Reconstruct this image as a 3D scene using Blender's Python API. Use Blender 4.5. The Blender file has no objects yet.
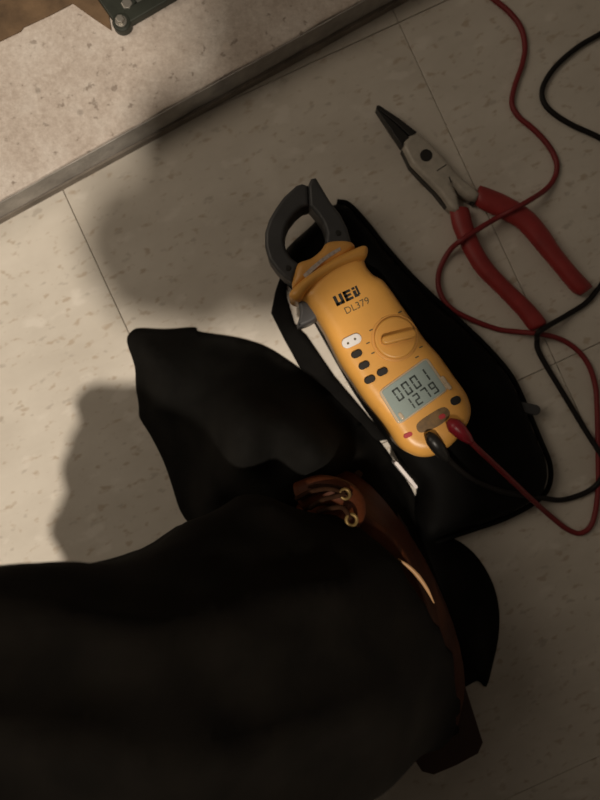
import bpy, bmesh, math, random
import numpy as np
from mathutils import Vector, Matrix, noise
from mathutils.geometry import delaunay_2d_cdt

random.seed(7)
SC = bpy.context.scene
COL = SC.collection

# ------------------------------------------------------------------ camera, light, exposure
CAM_H = 0.52          # lens height above the tiles, looking straight down
FOC = 640.0           # focal length in pixels of the 600x800 frame
cam_d = bpy.data.cameras.new('camera')
cam_d.sensor_fit = 'VERTICAL'; cam_d.sensor_height = 36.0; cam_d.sensor_width = 27.0
cam_d.lens = FOC / 800.0 * 36.0
cam_d.clip_start = 0.01
cam_d.dof.use_dof = True; cam_d.dof.focus_distance = 0.43; cam_d.dof.aperture_fstop = 4.6   # slightly soft hand-held focus
cam = bpy.data.objects.new('camera', cam_d); COL.objects.link(cam)
cam.location = (0, 0, CAM_H)
SC.camera = cam

w = bpy.data.worlds.new('room_ambience'); SC.world = w; w.use_nodes = True
w.node_tree.nodes['Background'].inputs[0].default_value = (1.0, 0.83, 0.64, 1)
w.node_tree.nodes['Background'].inputs[1].default_value = 0.068

def lamp(name, kind, loc, energy, color, size):
    d = bpy.data.lights.new(name, kind); d.energy = energy; d.color = color
    if kind == 'AREA': d.shape = 'DISK'; d.size = size
    else: d.shadow_soft_size = size
    o = bpy.data.objects.new(name, d); COL.objects.link(o); o.location = loc
    if kind == 'AREA':
        o.rotation_euler = Vector((-loc[0], -loc[1], -loc[2])).to_track_quat('-Z', 'Y').to_euler()
    return o
lamp('ceiling_bulb', 'POINT', (0.02, -1.10, 2.6), 250, (1.0, 0.885, 0.74), 0.065)
lamp('side_fill', 'AREA', (-0.92, 0.32, 1.05), 3.2, (1.0, 0.84, 0.66), 0.8)  # added soft fill from the left, no such lamp known there

SC.view_settings.view_transform = 'Standard'
SC.view_settings.look = 'None'
SC.view_settings.gamma = 1.0
SC.view_settings.use_curve_mapping = False
SC.view_settings.exposure = 0.0

# ------------------------------------------------------------------ helpers
def P(px, py, z=0.0):
    """world point at height z whose ray meets the given frame position"""
    k = (CAM_H - z) / FOC
    return Vector(((px - 300) * k, (400 - py) * k, z))

def P2(pts, z):
    return [tuple(P(x, y, z)[:2]) for x, y in pts]

def tag(o, label=None, cat=None, group=None, kind=None):
    if label: o['label'] = label
    if cat: o['category'] = cat
    if group: o['group'] = group
    if kind: o['kind'] = kind
    return o

def empty(name, loc=(0, 0, 0)):
    o = bpy.data.objects.new(name, None); COL.objects.link(o); o.location = loc
    o.empty_display_size = 0.02
    return o

def link(name, me, m, parent=None, smooth=True):
    o = bpy.data.objects.new(name, me); COL.objects.link(o)
    if m is not None: me.materials.append(m)
    if smooth:
        for p in me.polygons: p.use_smooth = True
    if parent is not None:
        o.parent = parent
        o.matrix_parent_inverse = Matrix.Translation(-parent_loc(parent))
    return o

def parent_loc(p):
    return p.location.copy() if p.parent is None else Vector((0, 0, 0))

def mesh_obj(name, verts, faces, m, parent=None, smooth=True):
    me = bpy.data.meshes.new(name)
    me.from_pydata([tuple(v) for v in verts], [], faces)
    bm = bmesh.new(); bm.from_mesh(me)
    bmesh.ops.recalc_face_normals(bm, faces=bm.faces)
    bm.to_mesh(me); bm.free()
    return link(name, me, m, parent, smooth)

def catmull(pts, n=6, closed=False):
    pts = [np.array(p, float) for p in pts]
    out = []; N = len(pts)
    rng = range(N if closed else N - 1)
    for i in rng:
        if closed:
            p0, p1, p2, p3 = pts[(i-1) % N], pts[i], pts[(i+1) % N], pts[(i+2) % N]
        else:
            p1, p2 = pts[i], pts[i+1]
            p0 = pts[i-1] if i > 0 else 2*p1 - p2
            p3 = pts[i+2] if i + 2 < N else 2*p2 - p1
        for k in range(n):
            t = k / n
            out.append(0.5*((2*p1) + (-p0+p2)*t + (2*p0-5*p1+4*p2-p3)*t*t + (-p0+3*p1-3*p2+p3)*t**3))
    if not closed: out.append(pts[-1])
    return [tuple(p) for p in out]

def area2(poly):
    return sum(poly[i][0]*poly[(i+1) % len(poly)][1] - poly[(i+1) % len(poly)][0]*poly[i][1] for i in range(len(poly)))

def inset(poly, d):
    n = len(poly); out = []
    for i in range(n):
        a, b, c = (np.array(poly[(i-1) % n]), np.array(poly[i]), np.array(poly[(i+1) % n]))
        e1 = b - a; e2 = c - b
        e1 = e1/(np.linalg.norm(e1)+1e-12); e2 = e2/(np.linalg.norm(e2)+1e-12)
        n1 = np.array((-e1[1], e1[0])); n2 = np.array((-e2[1], e2[0]))
        nn = n1 + n2; L = np.linalg.norm(nn)
        if L < 1e-6: nn = n1; L = 1
        nn = nn / L
        s = d / max(0.45, float(nn @ n1))
        out.append(tuple(b + nn*s))
    return out

def slab(name, poly, z0, z1, bev, m, parent=None, smooth=False, segs=3):
    """prism over an outline with a rounded top edge"""
    if area2(poly) < 0: poly = poly[::-1]
    rings = [[(x, y, z0) for x, y in poly]]
    if bev > 0:
        for k in range(segs + 1):
            a = k/segs*math.pi/2
            q = inset(poly, bev*(1-math.cos(a)))
            rings.append([(x, y, z1-bev+bev*math.sin(a)) for x, y in q])
    else:
        rings.append([(x, y, z1) for x, y in poly])
    n = len(poly); vs = [v for r in rings for v in r]; fs = []
    for r in range(len(rings)-1):
        for i in range(n):
            fs.append((r*n+i, r*n+(i+1) % n, (r+1)*n+(i+1) % n, (r+1)*n+i))
    fs.append(tuple(range(n))[::-1])
    fs.append(tuple((len(rings)-1)*n+i for i in range(n)))
    o = mesh_obj(name, vs, fs, m, parent, False)
    if smooth:
        me = o.data
        for p in me.polygons: p.use_smooth = len(p.vertices) == 4
    return o

def dist_poly(pts, poly):
    A = np.array(poly); B = np.roll(A, -1, 0)
    d = np.full(len(pts), 1e9)
    for a, b in zip(A, B):
        ab = b - a; L = ab @ ab + 1e-15
        t = np.clip(((pts - a) @ ab)/L, 0, 1)
        q = a + t[:, None]*ab
        d = np.minimum(d, np.hypot(*(pts-q).T))
    return d

def inside_poly(pts, poly):
    x, y = pts.T; c = np.zeros(len(pts), bool); n = len(poly)
    for i in range(n):
        (x1, y1), (x2, y2) = poly[i], poly[i-1]
        hit = ((y1 > y) != (y2 > y)) & (x < (x2-x1)*(y-y1)/((y2-y1) or 1e-12)+x1)
        c ^= hit
    return c

def field(name, poly, zfn, z0, step, m, parent=None, edge=None):
    """solid over an outline, its top shaped by zfn(x, y, distance to the edge)"""
    if area2(poly) < 0: poly = poly[::-1]
    A = np.array(poly); lo = A.min(0); hi = A.max(0)
    gx, gy = np.meshgrid(np.arange(lo[0], hi[0], step), np.arange(lo[1], hi[1], step))
    g = np.c_[gx.ravel(), gy.ravel()]
    g = g + (np.random.RandomState(1).rand(*g.shape)-.5)*step*.35
    d = dist_poly(g, poly); ins = inside_poly(g, poly) & (d > step*.45)
    pts = [Vector(p) for p in poly]
    if edge:
        q = inset(poly, edge)
        qa = np.array(q); qd = dist_poly(qa, poly); qi = inside_poly(qa, poly) & (qd > edge*.7)
        pts += [Vector(p) for p in qa[qi]]
        ins &= d > edge*1.5
    nb = len(poly)
    pts += [Vector(p) for p in g[ins]]
    vs, es, fs, *_ = delaunay_2d_cdt(pts, [(i, (i+1) % nb) for i in range(nb)], [], 1, 1e-7)
    V = np.array([tuple(v) for v in vs]); D = dist_poly(V, poly)
    top = [(x, y, zfn(x, y, dd)) for (x, y), dd in zip(V, D)]
    bot = [(x, y, z0) for x, y in V]
    n = len(V)
    faces = [tuple(f) for f in fs] + [tuple(i+n for i in f)[::-1] for f in fs]
    cnt = {}
    for f in fs:
        for i in range(len(f)):
            a, b = f[i], f[(i+1) % len(f)]
            cnt[(a, b)] = 1
    for (a, b) in list(cnt):
        if (b, a) not in cnt: faces.append((b, a, a+n, b+n))
    return mesh_obj(name, top+bot, faces, m, parent, True)

def rnd(d, b): 
    t = min(max(d/b, 0), 1); return math.sqrt(max(0, 1-(1-t)**2))

def sweep(name, path, radii, m, parent=None, nseg=10, caps=True, flat=1.0, up=None):
    """round tube along a path; radii a number or a list"""
    path = [Vector(p) for p in path]; n = len(path)
    if not isinstance(radii, (list, tuple)): radii = [radii]*n
    vs = []; fs = []
    t0 = (path[1]-path[0]).normalized()
    a = Vector((0, 0, 1)) if abs(t0.z) < .9 else Vector((1, 0, 0))
    u = t0.cross(a).normalized()
    for i in range(n):
        t = (path[min(i+1, n-1)]-path[max(i-1, 0)]).normalized()
        u = (u - t*u.dot(t)).normalized(); v = t.cross(u)
        for k in range(nseg):
            g = 2*math.pi*k/nseg
            vs.append(path[i]+(u*math.cos(g)+v*math.sin(g)*flat)*radii[i])
    for i in range(n-1):
        for k in range(nseg):
            fs.append((i*nseg+k, i*nseg+(k+1) % nseg, (i+1)*nseg+(k+1) % nseg, (i+1)*nseg+k))
    if caps:
        fs.append(tuple(range(nseg))[::-1]); fs.append(tuple((n-1)*nseg+k for k in range(nseg)))
    return mesh_obj(name, vs, fs, m, parent, True)

def interp_radii(rad, n_out):
    x = np.linspace(0, len(rad)-1, n_out); return list(np.interp(x, range(len(rad)), rad))

def circle(cx, cy, r, n=24):
    return [(cx+r*math.cos(2*math.pi*k/n), cy+r*math.sin(2*math.pi*k/n)) for k in range(n)]

def pill(c, d, half, r, n=8):
    """rounded bar centred at c (2d), along the unit vector d"""
    c = np.array(c); d = np.array(d); nrm = np.array((-d[1], d[0])); out = []
    for s, base in ((1, 0), (-1, math.pi)):
        for k in range(n+1):
            a = base - math.pi/2 + math.pi*k/n
            out.append(tuple(c + d*half*s + (d*math.cos(a) + nrm*math.sin(a))*r))
    return out

# ------------------------------------------------------------------ materials
class NT:
    def __init__(s, name):
        s.m = bpy.data.materials.new(name); s.m.use_nodes = True
        s.t = s.m.node_tree; s.b = s.t.nodes['Principled BSDF']
    def n(s, kind, **kw):
        x = s.t.nodes.new(kind)
        for k, v in kw.items():
            if hasattr(x, k): setattr(x, k, v)
            else: x.inputs[k].default_value = v
        return x
    def l(s, a, b): s.t.links.new(a, b)
    def coords(s, scale=(1, 1, 1), rot=(0, 0, 0), kind='Object'):
        tc = s.n('ShaderNodeTexCoord'); mp = s.n('ShaderNodeMapping')
        mp.inputs['Scale'].default_value = scale; mp.inputs['Rotation'].default_value = rot
        s.l(tc.outputs[kind], mp.inputs['Vector']); return mp.outputs['Vector']
    def noise(s, vec, scale, detail=4, rough=.5):
        x = s.n('ShaderNodeTexNoise'); x.inputs['Scale'].default_value = scale
        x.inputs['Detail'].default_value = detail; x.inputs['Roughness'].default_value = rough
        s.l(vec, x.inputs['Vector']); return x.outputs['Fac']
    def ramp(s, fac, stops):
        r = s.n('ShaderNodeValToRGB'); e = r.color_ramp.elements
        while len(e) < len(stops): e.new(0.5)
        for q, (p, c) in zip(e, stops):
            q.position = p; q.color = (*c, 1) if len(c) == 3 else c
        s.l(fac, r.inputs[0]); return r.outputs[0]
    def mix(s, fac, a, b, mode='MIX'):
        x = s.n('ShaderNodeMix', data_type='RGBA', blend_type=mode)
        if hasattr(fac, 'links'): s.l(fac, x.inputs[0])
        else: x.inputs[0].default_value = fac
        for q, i in ((a, 6), (b, 7)):
            if hasattr(q, 'links'): s.l(q, x.inputs[i])
            else: x.inputs[i].default_value = (*q, 1)
        return x.outputs[2]
    def bump(s, h, strength, dist):
        x = s.n('ShaderNodeBump'); x.inputs['Strength'].default_value = strength
        x.inputs['Distance'].default_value = dist
        s.l(h, x.inputs['Height']); s.l(x.outputs[0], s.b.inputs['Normal'])

def plain(name, col, rough=.5, metal=0.0, var=.12, scale=60, bump=0.0, spec=.5, coat=0.0):
    t = NT(name); v = t.coords()
    f = t.noise(v, scale, 5, .6)
    dark = tuple(c*(1-var) for c in col); lite = tuple(min(1, c*(1+var)) for c in col)
    t.l(t.ramp(f, [(.3, dark), (.7, lite)]), t.b.inputs['Base Color'])
    t.b.inputs['Roughness'].default_value = rough; t.b.inputs['Metallic'].default_value = metal
    t.b.inputs['Specular IOR Level'].default_value = spec
    t.b.inputs['Coat Weight'].default_value = coat
    if bump: t.bump(t.noise(v, scale*8, 3), bump, .001)
    return t.m

def tile_mat():
    t = NT('vinyl_composition_tile')
    ang = math.radians(-20)
    tc = t.n('ShaderNodeTexCoord'); oi = t.n('ShaderNodeObjectInfo')
    off = t.n('ShaderNodeVectorMath', operation='SCALE'); 
    comb = t.n('ShaderNodeCombineXYZ')
    t.l(oi.outputs['Random'], comb.inputs[0]); t.l(oi.outputs['Random'], comb.inputs[1])
    t.l(comb.outputs[0], off.inputs[0]); off.inputs['Scale'].default_value = 13.7
    add = t.n('ShaderNodeVectorMath', operation='ADD')
    t.l(tc.outputs['Object'], add.inputs[0]); t.l(off.outputs[0], add.inputs[1])
    mp = t.n('ShaderNodeMapping'); mp.inputs['Scale'].default_value = (1.0, 1.7, 1)
    t.l(add.outputs[0], mp.inputs['Vector'])
    v = mp.outputs['Vector']
    base = t.ramp(t.noise(v, 14, 4, .6), [(.3, (.565, .515, .445)), (.7, (.665, .615, .54))])
    flecks = t.ramp(t.noise(v, 88, 2, .5), [(.0, (.8, .8, .8)), (.30, (.8, .8, .8)), (.40, (0, 0, 0)), (1, (0, 0, 0))])
    c = t.mix(flecks, base, (.46, .375, .285))
    f2 = t.ramp(t.noise(v, 75, 2, .5), [(.0, (0, 0, 0)), (.64, (0, 0, 0)), (.72, (.7, .7, .7)), (1, (.7, .7, .7))])
    c = t.mix(f2, c, (.45, .40, .34))
    f3 = t.ramp(t.noise(v, 30, 3, .5), [(.0, (0, 0, 0)), (.60, (0, 0, 0)), (.68, (.6, .6, .6)), (1, (.6, .6, .6))])
    c = t.mix(f3, c, (.72, .67, .60))
    t.l(c, t.b.inputs['Base Color'])
    t.b.inputs['Roughness'].default_value = .48
    t.b.inputs['Specular IOR Level'].default_value = .3
    return t.m

def concrete_mat():
    t = NT('pinkish_concrete'); v = t.coords()
    base = t.ramp(t.noise(v, 22, 6, .65), [(.28, (.40, .325, .27)), (.5, (.52, .44, .375)), (.74, (.68, .62, .56))])
    vo = t.n('ShaderNodeTexVoronoi'); vo.inputs['Scale'].default_value = 55
    t.l(v, vo.inputs['Vector'])
    peb = t.ramp(vo.outputs['Distance'], [(0, (1, 1, 1)), (.13, (1, 1, 1)), (.2, (0, 0, 0)), (1, (0, 0, 0))])
    pick = t.n('ShaderNodeSeparateColor'); t.l(vo.outputs['Color'], pick.inputs[0])
    sel = t.ramp(pick.outputs[0], [(0, (0, 0, 0)), (.62, (0, 0, 0)), (.66, (.75, .75, .75)), (1, (.75, .75, .75))])
    msk = t.mix(1.0, peb, sel, 'MULTIPLY')
    pc = t.ramp(pick.outputs[1], [(0, (.17, .14, .115)), (.45, (.30, .22, .17)), (.75, (.55, .30, .15)), (1, (.72, .68, .62))])
    c = t.mix(msk, base, pc)
    f = t.ramp(t.noise(v, 130, 3), [(0, (1, 1, 1)), (.3, (1, 1, 1)), (.36, (0, 0, 0)), (1, (0, 0, 0))])
    c = t.mix(f, c, (.27, .22, .18))
    c = t.mix(.35, c, t.ramp(t.noise(v, 260, 4, .7), [(.3, (.30, .24, .20)), (.7, (.78, .72, .66))]))
    t.l(c, t.b.inputs['Base Color']); t.b.inputs['Roughness'].default_value = .9
    t.bump(t.noise(v, 90, 6, .7), .5, .002)
    return t.m

def fabric_mat(name, col, thread=1500, sheen=.15, rough=.85):
    t = NT(name); v = t.coords()
    f = t.noise(v, 35, 4); lo = tuple(c*.7 for c in col); hi = tuple(c*1.35 for c in col)
    t.l(t.ramp(f, [(.3, lo), (.7, hi)]), t.b.inputs['Base Color'])
    t.b.inputs['Roughness'].default_value = rough
    t.b.inputs['Specular IOR Level'].default_value = .07
    t.b.inputs['Sheen Weight'].default_value = sheen
    t.bump(t.noise(v, thread, 2), .35, .0006)
    return t.m

M = dict(
    tile=tile_mat(), concrete=concrete_mat(),
    grout=plain('dark_seam_grime', (.33, .25, .17), .9),
    riser=plain('grey_concrete_edge', (.34, .315, .285), .85, var=.3, scale=40, bump=.4),
    riser2=plain('dark_base_strip', (.20, .17, .14), .8, var=.3, scale=50),
    amber=plain('amber_plastic', (.78, .39, .085), .36, var=.05, scale=30, bump=.08),
    amber2=plain('amber_plastic_worn', (.72, .36, .085), .42, var=.08, scale=80),
    jaw=plain('charcoal_plastic', (.045, .046, .048), .45, var=.15, bump=.1),
    trig=plain('grey_trigger_plastic', (.10, .10, .105), .45),
    black=plain('black_plastic', (.012, .011, .010), .4),
    btn=plain('dark_rubber_button', (.014, .010, .007), .7),
    white=plain('white_button_plastic', (.85, .82, .80), .35, var=.03),
    lcd=plain('lcd_glass_grey_green', (.33, .40, .38), .25, var=.05, scale=25),
    seg=plain('lcd_segment', (.05, .065, .06), .4),
    bezel=plain('clear_window_frame', (.62, .50, .36), .12, coat=1.0, var=.05),
    redm=plain('red_mark', (.42, .02, .03), .45),
    label=plain('grey_printed_label', (.46, .40, .36), .5, var=.3, scale=400),
    ink=plain('dark_print', (.02, .018, .014), .5),
    ink2=plain('faded_print', (.10, .075, .03), .5),
    grime=plain('grimy_recess', (.17, .095, .03), .5, var=.5, scale=120),
    pouch=fabric_mat('black_nylon', (.0042, .0039, .0036), 1800, .0, .62),
    strap=fabric_mat('black_webbing', (.006, .0055, .005), 1500, .0, .8),
    cloth=fabric_mat('black_fabric', (.0075, .0070, .0062), 1200, .0, .9),
    trousers=fabric_mat('dark_brown_black_trouser', (.0040, .0031, .0022), 1300, .0, .9),
    shirt=fabric_mat('dark_shirt', (.02, .02, .022), 1300, .1, .9),
    steel=plain('worn_pliers_steel', (.44, .40, .34), .45, .15, var=.18, scale=90),
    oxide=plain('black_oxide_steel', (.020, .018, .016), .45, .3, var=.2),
    grip=plain('red_dipped_vinyl', (.29, .026, .025), .5, var=.15, scale=70, bump=.2),
    redw=plain('red_lead_rubber', (.19, .012, .014), .55),
    redp=plain('red_plug_plastic', (.25, .010, .020), .38),
    blackw=plain('black_lead_rubber', (.010, .008, .007), .6, spec=.25),
    leather=plain('brown_leather', (.062, .0145, .003), .62, var=.3, scale=45, bump=.3, spec=.18),
    lace=plain('brown_lace', (.022, .009, .004), .95, var=.3, scale=300, spec=.1),
    brass=plain('brass_eyelet', (.20, .13, .045), .5, .6),
    tan=plain('tan_hem_highlight', (.36, .20, .09), .5),  # colour of the light streak on the trouser hem
    sole=plain('dark_brown_sole', (.045, .020, .013), .7),
    green=plain('dark_green_painted_steel', (.030, .034, .026), .45, .2, var=.3, scale=40),
    greyp=plain('grey_galvanised_plate', (.15, .15, .135), .5, .4, var=.4, scale=45),
    bolt=plain('zinc_bolt', (.42, .40, .36), .35, .8),
    rust=plain('rusty_brown_sheet', (.13, .080, .042), .8, .1, var=.5, scale=35, bump=.3),
    skin=plain('skin', (.55, .33, .23), .5, var=.06),
    hair=plain('dark_hair', (.03, .02, .014), .6),
    glass=plain('phone_glass', (.01, .01, .012), .1),
    stripw=plain('white_strip', (.80, .74, .72), .6, var=.05),
)

# ------------------------------------------------------------------ floor of 12 inch tiles
AX = math.radians(-65.2)                          # direction of one family of seams
ea = Vector((math.cos(AX), math.sin(AX), 0)); eb = Vector((-ea.y, ea.x, 0))
TILE = 0.3048; GAP = 0.0006
corner = P(556, 363)
floor_o = mesh_obj('floor', [(-2.2, -2.2, -.02), (2.2, -2.2, -.02), (2.2, 2.2, -.02), (-2.2, 2.2, -.02),
                             (-2.2, -2.2, -.0022), (2.2, -2.2, -.0022), (2.2, 2.2, -.0022), (-2.2, 2.2, -.0022)],
                   [(0, 1, 2, 3), (4, 5, 6, 7), (0, 1, 5, 4), (1, 2, 6, 5), (2, 3, 7, 6), (3, 0, 4, 7)], M['grout'], smooth=False)
tag(floor_o, 'cream speckled vinyl tile floor with thin dark seams', 'floor', kind='structure')
h = (TILE-GAP)/2
tile_me = None
for i in range(-5, 5):
    for j in range(-5, 5):
        c = corner + ea*((i+.5)*TILE) + eb*((j+.5)*TILE)
        if c.length > 1.35: continue
        if tile_me is None:
            to = slab('tile', [(-h, -h), (h, -h), (h, h), (-h, h)], -.0022, 0, .0004, M['tile'], floor_o, segs=2)
            tile_me = to.data
        else:
            to = bpy.data.objects.new('tile', tile_me); COL.objects.link(to); to.parent = floor_o
        to.location = c
        to.rotation_euler = (0, 0, AX + math.pi/2 + (0 if (i+j) % 2 == 0 else math.pi))

# ------------------------------------------------------------------ raised concrete pad
PADH = 0.029
e0 = P(0, 222); e1 = P(400, 0)
ed = (e1-e0).normalized(); en = Vector((-ed.y, ed.x, 0))
def pad_pt(s, t): q = e0 + ed*s + en*t; return (q.x, q.y)
random.seed(3)
edge_pts = [pad_pt(-.5 + k*.02, .0006 + random.uniform(-.0007, .0007)) for k in range(0, 76)]
pad_poly = edge_pts + [pad_pt(1.0, .6), pad_pt(-.5, .6)]
pad = slab('concrete_pad', pad_poly, 0, PADH, .0016, M['concrete'], segs=2)
tag(pad, 'raised pinkish concrete pad with grey front edge beside the tiles', 'pad', kind='structure')
# grey front face of the pad and the darker strip at its foot
strip = [pad_pt(-.5 + k*.02, -.0006 + random.uniform(-.0003, .0003)) for k in range(0, 76)]
slab('edge_face', strip + [pad_pt(1.0, .0004), pad_pt(-.5, .0004)], 0, PADH-.0010, .0003, M['riser'], pad, segs=1)
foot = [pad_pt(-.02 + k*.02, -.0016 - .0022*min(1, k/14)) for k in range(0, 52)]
slab('foot_strip', foot + [pad_pt(1.0, -.0004), pad_pt(-.02, -.0004)], 0, .0075, .0006, M['riser2'], pad, segs=1)

# rusty sheet under the equipment and the corner of the metal base
rz = PADH
rust_px = [(-60, 72), (0, 42), (21, 32), (24, 28), (50, 16), (73, 4), (94, 19), (112, 31), (100, -40), (60, -120), (-120, -120), (-140, 60)]
tag(slab('metal_sheet', P2(rust_px, rz), rz, rz+.0015, .0004, M['rust'], segs=1),
    'rust-brown metal sheet lying on the concrete pad', 'metal sheet')
base = empty('equipment_base', P(121, 34, rz))
tag(base, 'dark green metal equipment corner with a bolt on the concrete pad', 'equipment')
ZB = rz + .007
cx0 = P(119, 29, ZB)
dl = (P(85, -15, ZB)-P(119, 33, ZB)).normalized(); dr = (P(188, 0, ZB)-P(128, 35, ZB)).normalized()
def bq(a, b): q = cx0 + dl*a + dr*b; return (q.x, q.y)
W = .017
slab('side_rail', [bq(0, 0), bq(.26, 0), bq(.26, W*1.35), bq(0.012, W*1.35)], rz+.0016, ZB, .0012, M['green'], base)
slab('side_rail', [bq(0.0, 0), bq(0, .30), bq(W*.62, .30), bq(W*.62, .012)], rz+.0016, ZB+.0005, .0012, M['green'], base)
slab('rounded_corner', [tuple(v) for v in circle(*bq(.0035, .0045), .0072, 20)], rz+.0016, ZB+.001, .0015, M['green'], base)
slab('top_plate', [bq(W*.55, W*1.25), bq(.26, W*1.25), bq(.26, .30), bq(W*.55, .30)], rz+.0016, ZB-.003, .0008, M['greyp'], base)
def hexbolt(c, r, z, parent):
    o = slab('bolt', circle(c[0], c[1], r, 6), z, z+.0045, .0008, M['bolt'], parent)
    slab('washer', circle(c[0], c[1], r*1.35, 20), z-.001, z+.001, .0004, M['bolt'], parent)
hexbolt(bq(.0035, .0045), .0033, ZB+.001, base)
hexbolt(P(127, 4, ZB)[:2], .0045, ZB-.003, base)
slab('plate_lip', [bq(W*.6, .03), bq(W*.6, .3), bq(W*.6+.002, .3), bq(W*.6+.002, .03)], rz+.002, ZB-.001, .0004, M['greyp'], base)

# ------------------------------------------------------------------ black pouch under the meter
pouch_px = [(337, 201), (349, 204), (366, 222), (386, 247), (412, 276), (440, 303), (470, 330), (494, 354), (513, 378),
            (527, 407), (541, 440), (551, 466), (549, 488), (535, 503), (505, 519), (470, 531), (440, 541), (425, 545),
            (412, 524), (419, 490), (404, 468), (388, 440), (365, 408), (345, 376), (318, 328), (302, 300), (281, 274), (279, 258), (290, 242),
            (312, 222), (324, 208)]
pouch_out = catmull(P2(pouch_px, .012), 4, True)
cpo = P(430, 400)
pouch = empty('meter_pouch', (cpo.x, cpo.y, 0))
tag(pouch, 'black nylon pouch lying flat under the yellow clamp meter', 'pouch')
def pz(x, y, d):
    n1 = noise.noise(Vector((x*22, y*22, 3.1)))
    return .003 + .020*rnd(d, .016) + .0022*n1*min(1, d/.012)
field('pouch_body', pouch_out, pz, 0.0, .006, M['pouch'], pouch)
# piping along the seam
pp = catmull([tuple(P(x, y, .010)) for x, y in pouch_px[:18]], 5)
sweep('seam_piping', [(x, y, .0085) for x, y, z in pp], .0022, M['strap'], pouch, 8)
# small pull at the side
a = P(521, 407, .012); b = P(535, 410, .012)
dd = (b-a).normalized()
slab('zip_pull', pill(((a.x+b.x)/2, (a.y+b.y)/2), (dd.x, dd.y), .0058, .0042), .007, .0135, .0012, M['jaw'], pouch)
# webbing strap along the left side
strap_l = [(281, 274), (275, 292), (271, 313), (284, 339), (300, 368), (332, 402), (372, 442)]
strap_r = [(287, 280), (287, 298), (295, 324), (307, 336), (335, 377), (357, 403), (388, 440)]
field('strap', P2(strap_l, .004)+P2(strap_r[::-1], .004), lambda x, y, d: .0028+.0012*rnd(d, .002), 0.0008, .004, M['strap'], pouch)
# narrow white strip at the pouch corner
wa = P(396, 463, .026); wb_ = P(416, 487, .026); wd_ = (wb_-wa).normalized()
slab('white_edge_strip', pill(((wa.x+wb_.x)/2, (wa.y+wb_.y)/2), (wd_.x, wd_.y), (wb_-wa).length/2, .0013, 3), .012, .0265, 0, M['stripw'], pouch)['label'] = 'narrow white strip'

# ------------------------------------------------------------------ clamp meter
ZT = .058; Z0 = .0245
mo = P(385, 350, Z0)
meter = empty('clamp_meter', (mo.x, mo.y, Z0))
tag(meter, 'amber yellow clamp meter with grey open jaws on a black pouch', 'clamp meter')
body_px = [(300, 296), (307, 303), (325, 331), (340, 361), (353, 381), (365, 399), (382, 420), (390, 431), (398, 444), (407, 452), (419, 457),
           (432, 457), (443, 452), (453, 445), (464, 432), (471, 419), (472, 407), (467, 393), (455, 376), (440, 355), (425, 338),
           (413, 320), (401, 303), (392, 290), (383, 279), (374, 274), (367, 266), (363, 257), (350, 250), (325, 262)]
body_out = catmull(P2(body_px, ZT-.006), 4, True)
def mz(x, y, d):
    return ZT - .010 + .010*rnd(d, .010)
field('meter_body', body_out, mz, Z0, .0028, M['amber'], meter, edge=.0022)
flange_px = [(294, 300), (289, 294), (298, 283), (318, 268), (340, 255), (355, 248), (364, 245), (368, 248), (366, 257), (355, 261), (338, 268), (322, 278), (308, 290), (301, 299)]
ZF = ZT + .004
field('hand_guard', catmull(P2(flange_px, ZF-.003), 4, True), lambda x, y, d: ZF-.005+.005*rnd(d, .005), Z0+.003, .0018, M['amber'], meter, edge=.0013)
collar_px = [(292, 287), (294, 274), (298, 263), (311, 258), (321, 250), (327, 242), (338, 240), (350, 241), (355, 247), (346, 256), (320, 270), (300, 285)]
ZC = ZT - .003
field('collar', catmull(P2(collar_px, ZC-.003), 3, True), lambda x, y, d: ZC-.005+.005*rnd(d, .005), Z0+.004, .002, M['amber2'], meter, edge=.0014)
la = [(303, 275), (311, 267), (321, 259), (331, 252), (340, 247)]
lb = [(338, 252), (330, 257), (322, 263), (313, 271), (306, 279)]
slab('warning_label', P2(la + [(341, 250)] + lb, ZC), ZC-.002, ZC+.0003, 0, M['label'], meter)['label'] = 'grey printed label strip'

jl_px = [(292, 283), (284, 278), (277, 271), (269, 260), (265, 247), (265, 233), (269, 220), (276, 208), (284, 197), (296, 186), (302, 184), (308, 186),
         (309, 206), (302, 208), (295, 214), (288, 223), (285, 231), (284, 241), (286, 250), (291, 258), (299, 264), (296, 272)]
jr_px = [(308, 186), (311, 179), (316, 178), (323, 190), (331, 203), (340, 214), (347, 228), (351, 242), (344, 246), (327, 246),
         (325, 243), (326, 234), (323, 224), (317, 215), (309, 206)]
for nm, px in (('fixed_jaw', jl_px), ('moving_jaw', jr_px)):
    out = P2(px, .050)
    slab(nm, out, .030, .052, .0025, M['jaw'], meter, segs=3)
# jaw tip seam and moulded dots
slab('jaw_rivet', circle(*P(288, 268, .052)[:2], .0021, 14), .0515, .0527, .0003, M['black'], meter)
slab('jaw_rivet', circle(*P(338, 233, .052)[:2], .0021, 14), .0515, .0527, .0003, M['black'], meter)
trig_px = [(299, 302), (307, 300), (313, 307), (319, 315), (314, 321), (306, 325), (297, 327), (299, 318), (300, 310)]
slab('trigger', catmull(P2(trig_px, .048), 3, True), .030, .049, .0025, M['trig'], meter, smooth=True)

# lcd direction vectors in the plane of the meter
ux = (P(425, 360, ZT)-P(381, 391, ZT)).normalized(); uy = Vector((ux.y, -ux.x, 0))   # reading right / reading down
U2 = np.array((ux.x, ux.y)); D2 = np.array((uy.x, uy.y))
tb = (P(358, 291, ZT)-P(333, 303, ZT)).normalized(); T2 = np.array((tb.x, tb.y)); TD2 = np.array((tb.y, -tb.x))
PX = (CAM_H-ZT)/FOC

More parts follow.
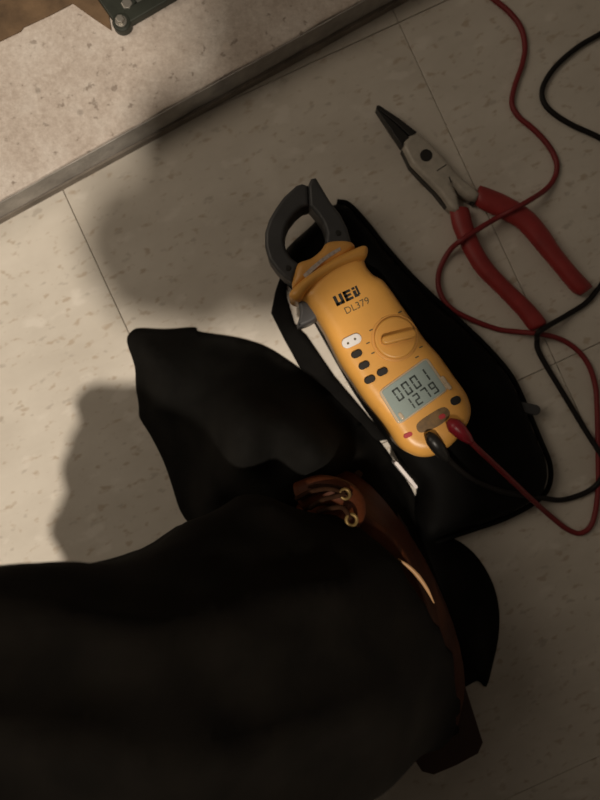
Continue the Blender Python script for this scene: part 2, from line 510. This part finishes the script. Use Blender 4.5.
# rotary dial
dc = P(395.6, 337.5, ZT+.004)
slab('dial_recess_ring', circle(dc.x, dc.y, .0172, 40), ZT-.002, ZT+.0006, .0006, M['amber2'], meter, smooth=True)
dial = slab('dial', circle(dc.x, dc.y, .0152, 40), ZT-.001, ZT+.0042, .0016, M['amber'], meter, smooth=True)
g = P(399, 337, ZT+.008); ga = (P(413, 333, ZT)-P(385, 340, ZT)).normalized()
slab('pointer_grip', pill((g.x, g.y), (ga.x, ga.y), 0.0096, .0031), ZT+.003, ZT+.0105, .0016, M['amber'], dial, smooth=True)

def small(px, py, hw, r, m, name='button', dirv=None, z1=.0018, bev=.0006, parent=None):
    c = P(px, py, ZT); d = T2 if dirv is None else dirv
    return slab(name, pill((c.x, c.y), d, hw, r), ZT-.0015, ZT+z1, bev, m, parent or meter, smooth=True)
wb = small(351.5, 341, .0036, .0039, M['white'])
wb['label'] = 'white oval button'
for q in ((348, 343.3), (355, 339)):
    c = P(*q, ZT+.0018); slab('button_symbol', circle(c.x, c.y, .0009, 10), ZT+.0017, ZT+.0020, 0, M['ink2'], wb)
for q in ((356.6, 354), (364, 365.3), (369.7, 379.5), (382.2, 371.8)):
    small(*q, .0016, .0026, M['btn'])
# small faint marks around the dial
for q in ((368, 343), (373, 353), (371, 330), (383, 318), (400, 312), (421, 347), (417, 357)):
    c = P(*q, ZT); slab('dial_mark', pill((c.x, c.y), T2, .0010, .00045), ZT-.001, ZT+.00015, 0, M['ink2'], meter)

# lcd window
lc = [P(425.5, 359.5, ZT), P(446, 389.5, ZT), P(400, 422.5, ZT), P(381, 391.5, ZT)]
ctr = sum(lc, Vector())/4
def grow(f): return [tuple((ctr + (q-ctr)*f)[:2]) for q in lc]
def roundq(poly, k=.12):
    out = []; n = len(poly)
    for i in range(n):
        p = np.array(poly[i]); a = np.array(poly[i-1]); b = np.array(poly[(i+1) % n])
        p1 = p + (a-p)*k; p2 = p + (b-p)*k
        for t in np.linspace(0, 1, 5): out.append(tuple((1-t)**2*p1 + 2*t*(1-t)*p + t*t*p2))
    return out
slab('window_frame', roundq(grow(1.10)), ZT-.002, ZT+.0011, .0011, M['bezel'], meter, smooth=True)
lcd = slab('lcd_screen', roundq(grow(1.0), .06), ZT-.001, ZT+.0016, .0003, M['lcd'], meter)
lcd['label'] = 'grey-green liquid crystal display reading 0001 over 1279'
SEG = {'0': 'abcdef', '1': 'bc', '2': 'abged', '7': 'abc', '9': 'abcdfg'}
ZL = ZT + .0016
def digit(ch, o, wd, ht, th):
    """seven segment figure, o its top left corner in the plane of the screen"""
    V = []; Fc = []
    def bar(x0, y0, x1, y1):
        k = len(V)
        for z in (ZL-.0001, ZL+.00012):
            for (x, y) in ((x0, y0), (x1, y0), (x1, y1), (x0, y1)):
                q = np.array(o) + U2*x + D2*y; V.append((q[0], q[1], z))
        Fc.extend([(k+4, k+5, k+6, k+7), (k, k+1, k+5, k+4), (k+1, k+2, k+6, k+5), (k+2, k+3, k+7, k+6), (k+3, k, k+4, k+7)])
    h2 = ht/2; g_ = th*.25
    box = dict(a=(g_, 0, wd-g_, th), d=(g_, ht-th, wd-g_, ht), g=(g_, h2-th/2, wd-g_, h2+th/2),
               f=(0, g_, th, h2-g_), b=(wd-th, g_, wd, h2-g_), e=(0, h2+g_, th, ht-g_), c=(wd-th, h2+g_, wd, ht-g_))
    for s in SEG[ch]: bar(*box[s])
    mesh_obj('digit', V, Fc, M['seg'], lcd, False)
o0 = np.array(lc[3][:2])
for k, ch in enumerate('0001'):
    digit(ch, o0 + U2*(.0062+k*.0076) + D2*.0038, .0052, .0098, .0013)
for k, ch in enumerate('1279'):
    digit(ch, o0 + U2*(.0088+k*.0070) + D2*.0152, .0048, .0088, .0012)
# added glossy bumps where lamp glints sit on the window edge
for q in ((401, 416), (443.5, 380), (448, 386)):
    c = P(*q, ZT); slab('glint_bump', pill((c.x, c.y), D2, .0016, .0016), ZT-.001, ZT+.0022, .0012, M['bezel'], meter, smooth=True)

# bottom end: sockets, print, red marks
slab('grimy_recess', catmull([tuple(P(x, y, ZT)[:2]) for x, y in ((417, 424), (430, 414), (444, 407), (450, 414), (443, 423), (428, 431), (419, 432))], 4, True), ZT-.001, ZT+.00025, 0, M['grime'], meter)
small(408, 435, .0017, .0017, M['redm'], 'red_mark', z1=.0004, bev=.0002)
small(442, 416.5, .0008, .0018, M['redm'], 'red_mark', z1=.0004, bev=.0002)
small(455.6, 400.5, .0010, .0030, M['black'], 'socket', z1=.0005, bev=.0002)

# UEi lettering built from bars
def letters():
    o = np.array(P(332.5, 297, ZT)[:2]); V = []; Fc = []
    def bar(x0, y0, x1, y1):
        k = len(V)
        for z in (ZT-.001, ZT+.0002):
            for (x, y) in ((x0, y0), (x1, y0), (x1, y1), (x0, y1)):
                q = o + T2*x*PX + TD2*y*PX; V.append((q[0], q[1], z))
        Fc.extend([(k+4, k+5, k+6, k+7), (k, k+1, k+5, k+4), (k+1, k+2, k+6, k+5), (k+2, k+3, k+7, k+6), (k+3, k, k+4, k+7)])
    H_ = 10.5
    bar(0, 0, 3.2, H_); bar(6, 0, 9.2, H_); bar(0, H_-3, 9.2, H_)              # U
    bar(10.6, 0, 13.8, H_); bar(10.6, 0, 18.8, 2.6); bar(10.6, 4, 18.0, 6.5); bar(10.6, H_-2.6, 18.8, H_)  # E
    bar(20.4, 3.6, 23.6, H_); bar(20.4, 0, 23.6, 2.4); bar(23.6, H_-2.4, 25.2, H_); bar(24.4, 0, 26.6, H_-1)          # i
    mesh_obj('brand_lettering', V, Fc, M['ink'], meter, False)
letters()
def text_mesh(name, s, origin, size, d, z, m, parent):
    cu = bpy.data.curves.new(name, 'FONT'); cu.body = s; cu.size = size; cu.extrude = .0001
    cu.resolution_u = 3
    o = bpy.data.objects.new(name, cu); COL.objects.link(o)
    dg = bpy.context.evaluated_depsgraph_get(); me = bpy.data.meshes.new_from_object(o.evaluated_get(dg))
    bpy.data.objects.remove(o)
    ang = math.atan2(d[1], d[0])
    me.transform(Matrix.Translation((origin[0], origin[1], z)) @ Matrix.Rotation(ang, 4, 'Z'))
    me.materials.clear()
    return link(name, me, m, parent, False)
text_mesh('model_lettering', 'DL379', P(346, 314.5, ZT)[:2], .0072, T2, ZT+.0001, M['ink2'], meter)

# ------------------------------------------------------------------ test leads
def lead(name, label, cable, r, m, plug_path, plug_rad, pm):
    pts = catmull(cable, 8)
    root = empty(name, (cable[0][0], cable[0][1], 0))
    tag(root, label, 'test lead', 'test leads of the meter')
    sweep('cable', pts, r, m, root, 8)
    q = catmull(plug_path, 4)
    sweep('plug', q, interp_radii(plug_rad, len(q)), pm, root, 14)
    return root
def W3(lst): return [tuple(P(x, y, z)) for x, y, z in lst]
zf = .0024
red = W3([(468, 439, .060), (480, 451, .055), (494, 464, .048), (512, 481, .038), (530, 498, .022), (547, 513, .008), (567, 529, zf), (582, 533, zf), (593, 521, zf),
          (598, 490, zf), (598, 445, zf), (597, 405, zf), (595, 384, zf), (588, 364, zf), (576, 349, zf), (560, 339, .004), (540, 334, .0095), (520, 332, .0055), (497, 329, zf),
          (470, 319, .004), (452, 309, .006), (442, 297, .006), (438, 282, .004), (441, 266, zf), (451, 249, .007), (462, 240, .0145), (480, 228, .0135), (497, 218, .0100), (514, 209, .0150), (530, 200, .0135),
          (545, 190, .006), (554, 179, zf), (557, 166, zf), (553, 153, zf), (544, 140, zf), (532, 128, zf), (520, 118, zf), (513, 108, zf), (512, 98, zf), (516, 82, zf), (522, 65, zf),
          (525, 47, zf), (521, 28, zf), (509, 12, zf), (490, -4, zf), (460, -30, zf), (400, -60, zf)])
lead('test_lead', 'thin red test lead looping over the red handled pliers', red, .00215, M['redw'],
     W3([(449, 421, .061), (454, 425.5, .0630), (460, 431, .0628), (466, 437, .061), (471, 442, .0585)]), [.0030, .0058, .0055, .0042, .0024], M['redp'])
black = W3([(445, 455, .052), (455, 466, .040), (475, 481, .031), (500, 491, .029), (522, 495, .024), (540, 497.5, .012), (560, 500, .004), (580, 495, zf), (593, 488, zf), (601, 479, .005), (606, 467, .0065), (601, 455, .005), (587, 433, zf), (567, 400, zf),
            (547, 367, zf), (538, 350, zf), (537, 340, .0045), (538, 333, .0140), (548, 326, .012), (567, 315, .004), (587, 302, zf), (602, 284, zf), (630, 250, zf), (650, 205, zf), (635, 160, zf), (600, 138, zf), (574, 126, zf), (557, 116, zf), (546, 106, zf),
            (542, 95, zf), (545, 82, zf), (557, 65, zf), (578, 47, zf), (600, 34, zf), (640, 10, zf), (690, -10, zf)])
lead('test_lead', 'thin black test lead curving across the tiles', black, .0022, M['blackw'],
     W3([(428, 435, .0605), (432, 439.5, .0635), (437, 446, .0625), (443, 454, .056), (447, 459, .051)]), [.0030, .0050, .0052, .0044, .0026], M['black'])

# ------------------------------------------------------------------ pliers
pl0 = P(426, 156)
pl = empty('pliers', (pl0.x, pl0.y, 0))
tag(pl, 'needle nose pliers with red dipped handles on the tiles', 'pliers')
ZP = .013
nose_a = [(376.5, 107), (377, 104.5), (380, 104.5), (398, 116.5), (417, 131), (411, 136.5), (397, 122.8)]       # two slender jaws, seam between
nose_b = [(376.5, 107), (396.5, 123.6), (410, 137.2), (404, 141), (402.5, 146), (389, 126)]
slab('nose_jaw', P2(nose_a, ZP), .003, ZP-.001, .0006, M['oxide'], pl, segs=2)
slab('nose_jaw', P2(nose_b, ZP), .003, ZP-.001, .0006, M['oxide'], pl, segs=2)
head_px = [(403, 148), (404, 141), (409, 135), (417, 131.5), (428, 139.5), (436, 147.5), (444, 157), (452, 166), (460, 175), (468, 182), (476, 188), (481, 193), (476, 201),
           (468, 198), (460, 192), (455, 186), (452.5, 184), (455, 188), (458, 194), (461, 209), (455, 212), (449, 207), (443, 198), (436, 189.5), (424, 177.5), (411, 164)]
field('pliers_head', P2(head_px, ZP), lambda x, y, d: ZP-.003+.0035*rnd(d, .0035), .002, .0018, M['steel'], pl, edge=.001)
shim_px = [(403, 150), (411, 166), (424, 179.5), (436, 191.5), (446, 204), (449, 206), (443, 198), (436, 189.5), (424, 177.5), (411, 164)]
slab('lower_half', P2([(402, 149), (410, 166), (423, 180), (435, 192), (447, 207), (452, 204), (430, 178)], ZP-.003), .001, ZP-.004, .0008, M['oxide'], pl)  # dark lower half beside the steel head
slab('lower_half', P2([(456, 188), (474, 204), (480, 200), (470, 194)], ZP-.004), .002, ZP-.004, .0004, M['oxide'], pl)
pc = P(426, 155.6, ZP)
slab('pivot', circle(pc.x, pc.y, .0049, 24), ZP-.002, ZP+.0011, .0005, M['oxide'], pl, smooth=True)
for a_, b_ in (((437, 171), (446, 165)), ((451, 182), (449, 177))):
    A_ = P(*a_, ZP); B_ = P(*b_, ZP); d_ = (B_-A_).normalized()
    slab('joint_line', pill(((A_.x+B_.x)/2, (A_.y+B_.y)/2), (d_.x, d_.y), (B_-A_).length/2, .0004), ZP-.001, ZP+.0007, 0, M['oxide'], pl)
def grip_handle(L, R, zmax):
    L = catmull(L, 4); R = catmull(R, 4)
    path = []; rad = []
    vs = []; fs = []; ns = 14; n = len(L)
    for i in range(n):
        a = P(*L[i], .007); b = P(*R[i], .007); c = (a+b)/2; wv = (a-b)/2; hw = wv.length
        e = 1.0
        if i < 2: e = .88+.06*i
        if i > n-4: e = math.sqrt(max(.05, 1-((i-(n-4))/3.6)**2))
        hh = min(zmax/2, hw)*e
        for k in range(ns):
            g = 2*math.pi*k/ns
            vs.append(c*1 + wv*math.cos(g)*(.85+.15*e) + Vector((0, 0, hh*math.sin(g) + zmax/2 - c.z + .0006)))
    for i in range(n-1):
        for k in range(ns):
            fs.append((i*ns+k, i*ns+(k+1) % ns, (i+1)*ns+(k+1) % ns, (i+1)*ns+k))
    fs.append(tuple(range(ns))[::-1]); fs.append(tuple((n-1)*ns+k for k in range(ns)))
    return mesh_obj('handle', vs, fs, M['grip'], pl, True)
grip_handle([(449, 208.5), (453, 228), (464, 252), (477, 273), (499, 295), (518, 315), (527, 327), (531, 331)],
            [(469, 208.5), (473, 225), (480, 244), (493, 265), (514, 287), (531, 303), (544, 318), (547, 325)], .0125)
grip_handle([(474, 200), (479, 208), (504, 220), (520, 230), (539, 252), (557, 273), (572, 291), (580, 296)],
            [(480, 185.5), (493, 190), (509, 197), (531, 211), (547, 229), (560, 249), (578, 271), (593, 286)], .0125)

# ------------------------------------------------------------------ person: the trousered leg, the boot, and the figure leaning over the lens
person = empty('person', P(385, 640))
tag(person, 'person crouching in dark trousers and brown laced leather boot', 'person')

def lean(p, dx=0.0, dy=0.0):
    return (p[0]-.24*p[2]/2.6+dx, p[1]-.19*p[2]/2.6+dy, p[2])
def lean_parts(parts, dx=0.0, dy=0.0):
    out = []
    for q in parts:
        if q[0] == 'ball': out.append(('ball', lean(q[1], dx, dy), *q[2:]))
        else: out.append(('tube', [lean(p, dx, dy) for p in q[1]], *q[2:]))
    return out
def solid_mesh(parts, voxel, smooth_iter):
    """join tubes and balls into one continuous surface"""
    bm = bmesh.new()
    for kind, *a in parts:
        if kind == 'ball':
            c, r, sc = a
            g = bmesh.ops.create_icosphere(bm, subdivisions=3, radius=r)
            for v in g['verts']: v.co = Vector((v.co.x*sc[0], v.co.y*sc[1], v.co.z*sc[2])) + Vector(c)
        elif kind == 'tube':
            pts, rad, n = a
            pts = catmull(pts, n); rad = interp_radii(rad, len(pts)); ns = 20
            pth = [Vector(p) for p in pts]; t0 = (pth[1]-pth[0]).normalized()
            u = t0.cross(Vector((0, 0, 1)) if abs(t0.z) < .9 else Vector((1, 0, 0))).normalized(); prev = None; first = None
            for i, p in enumerate(pth):
                t = (pth[min(i+1, len(pth)-1)]-pth[max(i-1, 0)]).normalized()
                u = (u - t*u.dot(t)).normalized(); v = t.cross(u)
                ring = [bm.verts.new(p + (u*math.cos(2*math.pi*k/ns)+v*math.sin(2*math.pi*k/ns))*rad[i]) for k in range(ns)]
                if prev:
                    for k in range(ns): bm.faces.new((prev[k], prev[(k+1) % ns], ring[(k+1) % ns], ring[k]))
                else: first = ring
                prev = ring
            bm.faces.new(first[::-1]); bm.faces.new(prev)
        elif kind == 'rings':
            rings = a[0]; prev = None; first = None; ns = len(rings[0])
            for r in rings:
                ring = [bm.verts.new(p) for p in r]
                if prev:
                    for k in range(ns): bm.faces.new((prev[k], prev[(k+1) % ns], ring[(k+1) % ns], ring[k]))
                else: first = ring
                prev = ring
            bm.faces.new(first[::-1]); bm.faces.new(prev)
    bmesh.ops.recalc_face_normals(bm, faces=bm.faces)
    me = bpy.data.meshes.new('tmp'); bm.to_mesh(me); bm.free()
    o = bpy.data.objects.new('tmp', me); COL.objects.link(o)
    md = o.modifiers.new('r', 'REMESH'); md.mode = 'VOXEL'; md.voxel_size = voxel; md.use_smooth_shade = True
    if smooth_iter:
        sm = o.modifiers.new('s', 'SMOOTH'); sm.factor = .5; sm.iterations = smooth_iter
    dg = bpy.context.evaluated_depsgraph_get(); out = bpy.data.meshes.new_from_object(o.evaluated_get(dg))
    bpy.data.objects.remove(o)
    return out

def legring(c, u, v, ru, rv, n=28):
    c = Vector(c); u = Vector(u).normalized(); v = Vector(v).normalized()
    return [c + u*ru*math.cos(2*math.pi*k/n) + v*rv*math.sin(2*math.pi*k/n) for k in range(n)]
hem_u = (P(428, 748, .10)-P(328, 512, .10)).normalized()
lower_leg = [
    legring(P(377, 634, .100), hem_u, (.66, .22, .72), .084, .058),
    legring(P(348, 631, .116), hem_u, (.62, .18, .76), .085, .060),
    legring(P(300, 640, .138), (.30, -.95, 0), (.55, .05, .83), .092, .070),
    legring(P(215, 675, .168), (.16, -.98, 0), (.45, 0, .88), .087, .072),
    legring(P(140, 708, .195), (.02, -1, 0), (.35, 0, .93), .080, .072),
    legring(P(85, 724, .204), (0, -1, 0), (.1, 0, 1), .078, .068),
    legring(P(35, 727, .206), (0, -1, 0), (0, 0, 1), .078, .064),
    legring(P(-5, 728, .206), (0, -1, 0), (0, 0, 1), .078, .060),
    legring(P(-32, 729, .206), (0, -1, 0), (0, 0, 1), .070, .050)]
knee = P(75, 730, .204)
HIP = Vector((.12, -.52, .24))
tr_parts = [('rings', lower_leg),
            ('ball', knee, .076, (.85, 1.0, .85)),
            ('tube', [tuple(knee), (-.085, -.27, .20), (0.0, -.39, .21), (.08, -.49, .23)], [.072, .084, .092, .10], 5),
            ('ball', HIP, .15, (1.15, .9, .85)),
            ('tube', [(.18, -.50, .22), (.34, -.43, .17), (.47, -.33, .085)], [.10, .088, .072], 5),
            ('tube', [(.47, -.33, .075), (.49, -.48, .07), (.50, -.64, .075)], [.066, .062, .052], 5)]
tme = solid_mesh(tr_parts, .0075, 4)
for v in tme.vertices:                                   # lengthwise folds of the cloth
    x, y, z = v.co; n = v.normal
    f = .010*(.6-abs(math.sin((y+.12*x)*62 + 1.6*noise.noise(Vector((x*6, y*5, z*5)))))) \
        + .006*noise.noise(Vector((x*12, y*26, z*20))) + .003*noise.noise(Vector((x*30, y*60, z*40)))
    v.co = v.co + n*f*min(1, max(.15, (.075-x)/.06) if y > -.3 else 1)
link('trousers', tme, M['trousers'], person)
# boot: slices of a laced work boot
heel = P(455, 762, .024); heel.z = 0
fa = Vector((-.43, .90, 0)).normalized(); fr = Vector((fa.y, -fa.x, 0))
def bslice(z, t0, t1, wd, n=36, toe=.5):
    out = []
    for k in range(n):
        g = 2*math.pi*k/n
        s = (1-math.cos(g))/2
        t = t0 + (t1-t0)*s
        L = t1-t0
        wf = abs(math.sin(g))**.75
        waist = 1 - .16*math.exp(-((t-.12)/.045)**2)*(1 if L > .22 else 0)
        heelw = .66 + .34*min(1, max(0, (t-.07)/.10)) if L > .22 else 1
        q = heel + fa*t + fr*(wd*wf*waist*heelw*(1 if math.sin(g) > 0 else -1))
        out.append(Vector((q.x, q.y, z)))
    return out
def loft(name, slices, m, parent):
    n = len(slices[0]); vs = [v for s in slices for v in s]; fs = []
    for r in range(len(slices)-1):
        for i in range(n): fs.append((r*n+i, r*n+(i+1) % n, (r+1)*n+(i+1) % n, (r+1)*n+i))
    fs.append(tuple(range(n))[::-1]); fs.append(tuple((len(slices)-1)*n+i for i in range(n)))
    return mesh_obj(name, vs, fs, m, parent, True)
boot = loft('boot', [bslice(.028, .022, .250, .046), bslice(.040, .026, .249, .046), bslice(.055, .045, .244, .045), bslice(.068, .068, .240, .042),
                     bslice(.080, .086, .238, .037), bslice(.092, .100, .232, .035), bslice(.104, .112, .228, .033), bslice(.116, .124, .222, .030)], M['leather'], person)
boot['label'] = 'brown leather laced boot'
loft('sole', [bslice(.012, .06, .258, .047), bslice(.026, .022, .256, .048), bslice(.0285, .022, .256, .048)], M['sole'], boot)
hl = [heel + fa*t + fr*s for t, s in ((0, -.019), (-.001, 0), (0, .019), (.006, .026), (.062, .034), (.062, -.034), (.006, -.026))]
slab('heel', [(q.x, q.y) for q in hl], 0, .0275, .001, M['sole'], boot)
# front opening: tongue, eyelets and laces
def on_boot(px, py, z): return P(px, py, z)
tongue = [(300, 497, .104), (322, 490, .110), (345, 497, .112), (352, 512, .116), (340, 530, .122)]
sweep('tongue', catmull(W3(tongue), 4), .010, M['leather'], boot, 12, flat=.6)
def torus(name, c, R, r, nrm, m, parent):
    nrm = Vector(nrm).normalized(); u = nrm.orthogonal().normalized(); v = nrm.cross(u)
    pts = [Vector(c)+(u*math.cos(a)+v*math.sin(a))*R for a in np.linspace(0, 2*math.pi, 17)]
    sweep(name, pts, r, m, parent, 8, caps=False)
torus('eyelet', P(345, 494, .126), .0030, .0011, (.3, .3, 1), M['brass'], boot)
torus('eyelet', P(351.5, 520, .132), .0034, .0012, (.3, .2, 1), M['brass'], boot)
for pth in ([(296, 499, .113), (312, 491, .119), (330, 489, .123), (345, 494, .127)],
            [(310, 508, .116), (322, 500, .124), (333, 497, .127), (345, 494, .127)],
            [(318, 512, .120), (332, 508, .128), (343, 508, .131), (351, 519, .132)],
            [(300, 490, .108), (316, 486, .114), (338, 488, .120), (352, 496, .122)]):
    sweep('lace', catmull(W3(pth), 5), .0016, M['lace'], boot, 8)
sweep('hem_highlight', catmull(W3([(398, 559, .128), (408, 566, .128), (418, 576, .127), (427, 589, .126), (434, 603, .124)]), 5),
      interp_radii([.0005, .0012, .0015, .0012, .0004], 21), M['tan'], boot, 8)['label'] = 'tan highlight along the trouser hem'  # lit edge of the hem, modelled as a thin tan strip

# black fabric bunched around the boot
cloth_px = [(126, 341), (131, 331), (140, 328), (165, 329), (194, 327), (197, 331), (215, 334), (240, 338), (265, 346), (285, 358), (302, 370), (325, 386), (348, 408), (370, 430), (388, 452), (399, 469), (412, 489),
            (425, 515), (442, 534), (462, 543), (480, 560), (494, 585), (500, 612), (499, 640), (493, 668), (487, 688), (478, 682), (462, 690), (430, 700), (380, 690), (320, 650), (260, 600), (215, 560), (193, 530), (180, 512), (172, 488),
            (163, 462), (150, 436), (139, 418), (138, 405), (135, 386), (134, 366)]
clp = P(260, 450)
def cz(x, y, d):
    r = Vector((x, y, 0)) - heel; t = r.dot(fa); s = r.dot(fr)
    toe = .092*math.exp(-(max(0, abs(s)-.025)/.035)**2) * (1/(1+math.exp(-(t-.247)/.008))) * (1/(1+math.exp((t-.325)/.012)))
    side = .030*math.exp(-((abs(s)-.05)/.03)**2) if .03 < t < .27 else 0
    fold = .009*math.sin((x*.85-y*.25)*110 + 3*noise.noise(Vector((x*10, y*10, 0)))) + .008*noise.noise(Vector((x*18, y*18, 5)))
    left = .030*math.exp(-((x+.09)/.06)**2)
    hgt = .018 + max(toe, side) + left + fold
    e = min(1, d/.045); e = e*e*(3-2*e)
    return max(.0015, .002 + (hgt-.002)*(.25*min(1, d/.02)+.75*e))
cl = field('black_cloth', catmull(P2(cloth_px, .004), 3, True), cz, .0006, .005, M['cloth'])
tag(cl, 'crumpled black fabric with pleated edge bunched around the brown boot', 'fabric')

# upper body, leaning over the floor behind the phone
shirt = solid_mesh(lean_parts([('ball', (.14, -.54, .34), .15, (1.15, .85, 1)), ('ball', (.20, -.50, .54), .155, (1.1, .8, 1.2)), ('ball', (.25, -.42, .70), .13, (1.15, .8, 1)),
                    ('tube', [(.13, -.47, .71), (.24, -.36, .80), (.32, -.27, .845)], [.065, .085, .07], 5),
                    ('tube', [(.24, -.36, .80), (.205, -.27, .885)], [.08, .055], 4),
                    ('tube', [(.30, -.27, .845), (.255, -.16, .81), (.24, -.05, .76)], [.075, .070, .058], 5),
                    ('tube', [(.24, -.05, .76), (.165, -.07, .685), (.115, -.078, .622)], [.056, .046, .034], 5),
                    ('tube', [(.13, -.47, .71), (.02, -.53, .56), (-.01, -.54, .40)], [.060, .055, .047], 5),
                    ('tube', [(-.01, -.54, .40), (.0, -.48, .33)], [.047, .038], 4)]), .011, 6)
link('shirt', shirt, M['shirt'], person)
HC = Vector((.130, -.150, 1.00))
bodyp = [('ball', HC, .095, (.80, 1.0, 1.15)), ('ball', HC+Vector((0, .055, -.06)), .055, (.95, 1, .9)),
         ('tube', [(.212, -.29, .86), (.15, -.19, .95)], [.056, .056], 4),
         ('ball', HC+Vector((0, .10, -.035)), .014, (.8, 1.2, 1.5)), ('ball', HC+Vector((.078, -.01, -.02)), .026, (.4, .8, 1.2)), ('ball', HC+Vector((-.078, -.01, -.02)), .026, (.4, .8, 1.2)),
         ]
handp = [# right hand around the phone
         ('tube', [(.13, -.040, .628), (.070, -.066, .610)], [.027, .028], 4), ('ball', (.042, -.085, .606), .040, (1.0, 1.05, .42))]
for k in range(4):
    y = -.058 - k*.020; L_ = (-.066, -.076, -.074, -.062)[k]
    handp.append(('tube', [(.05, y-.008, .614), (.0, y+.003, .617), (-.045, y+.006, .616), (L_, y+.006, .606)], [.0112, .0102, .0098, .0088], 4))
handp.append(('tube', [(.062, -.075, .602), (.042, -.032, .592), (.028, -.012, .588)], [.013, .011, .009], 4))
bm2 = solid_mesh(lean_parts(bodyp), .006, 3)
link('head', bm2, M['skin'], person)
link('hand', solid_mesh(lean_parts(handp, 0, -.034), .005, 3), M['skin'], person)
hair = solid_mesh(lean_parts([('ball', HC+Vector((0, -.02, .03)), .098, (.86, 1.0, 1.02))]), .008, 2)
link('hair', hair, M['hair'], person)

ph = empty('smartphone', (-.066, -.130, .592))
tag(ph, 'black smartphone held flat in the right hand of the crouching person', 'phone')
pr = math.radians(-10); pu = np.array((-math.sin(pr), math.cos(pr))); pv = np.array((pu[1], -pu[0]))
pcn = np.array((-.066, -.130))
pq = [tuple(pcn + pu*a + pv*b) for a, b in ((-.074, -.037), (.074, -.037), (.074, .037), (-.074, .037))]
slab('phone_case', roundq(pq[::-1], .14), .589, .5975, .0015, M['black'], ph)
slab('screen', roundq([tuple(pcn + (np.array(q)-pcn)*.95) for q in pq[::-1]], .12), .5973, .5982, .0002, M['glass'], ph)
lc_ = pcn + pu*.058 - pv*.02
slab('lens', circle(lc_[0], lc_[1], .007, 20), .587, .5892, 0, M['glass'], ph)
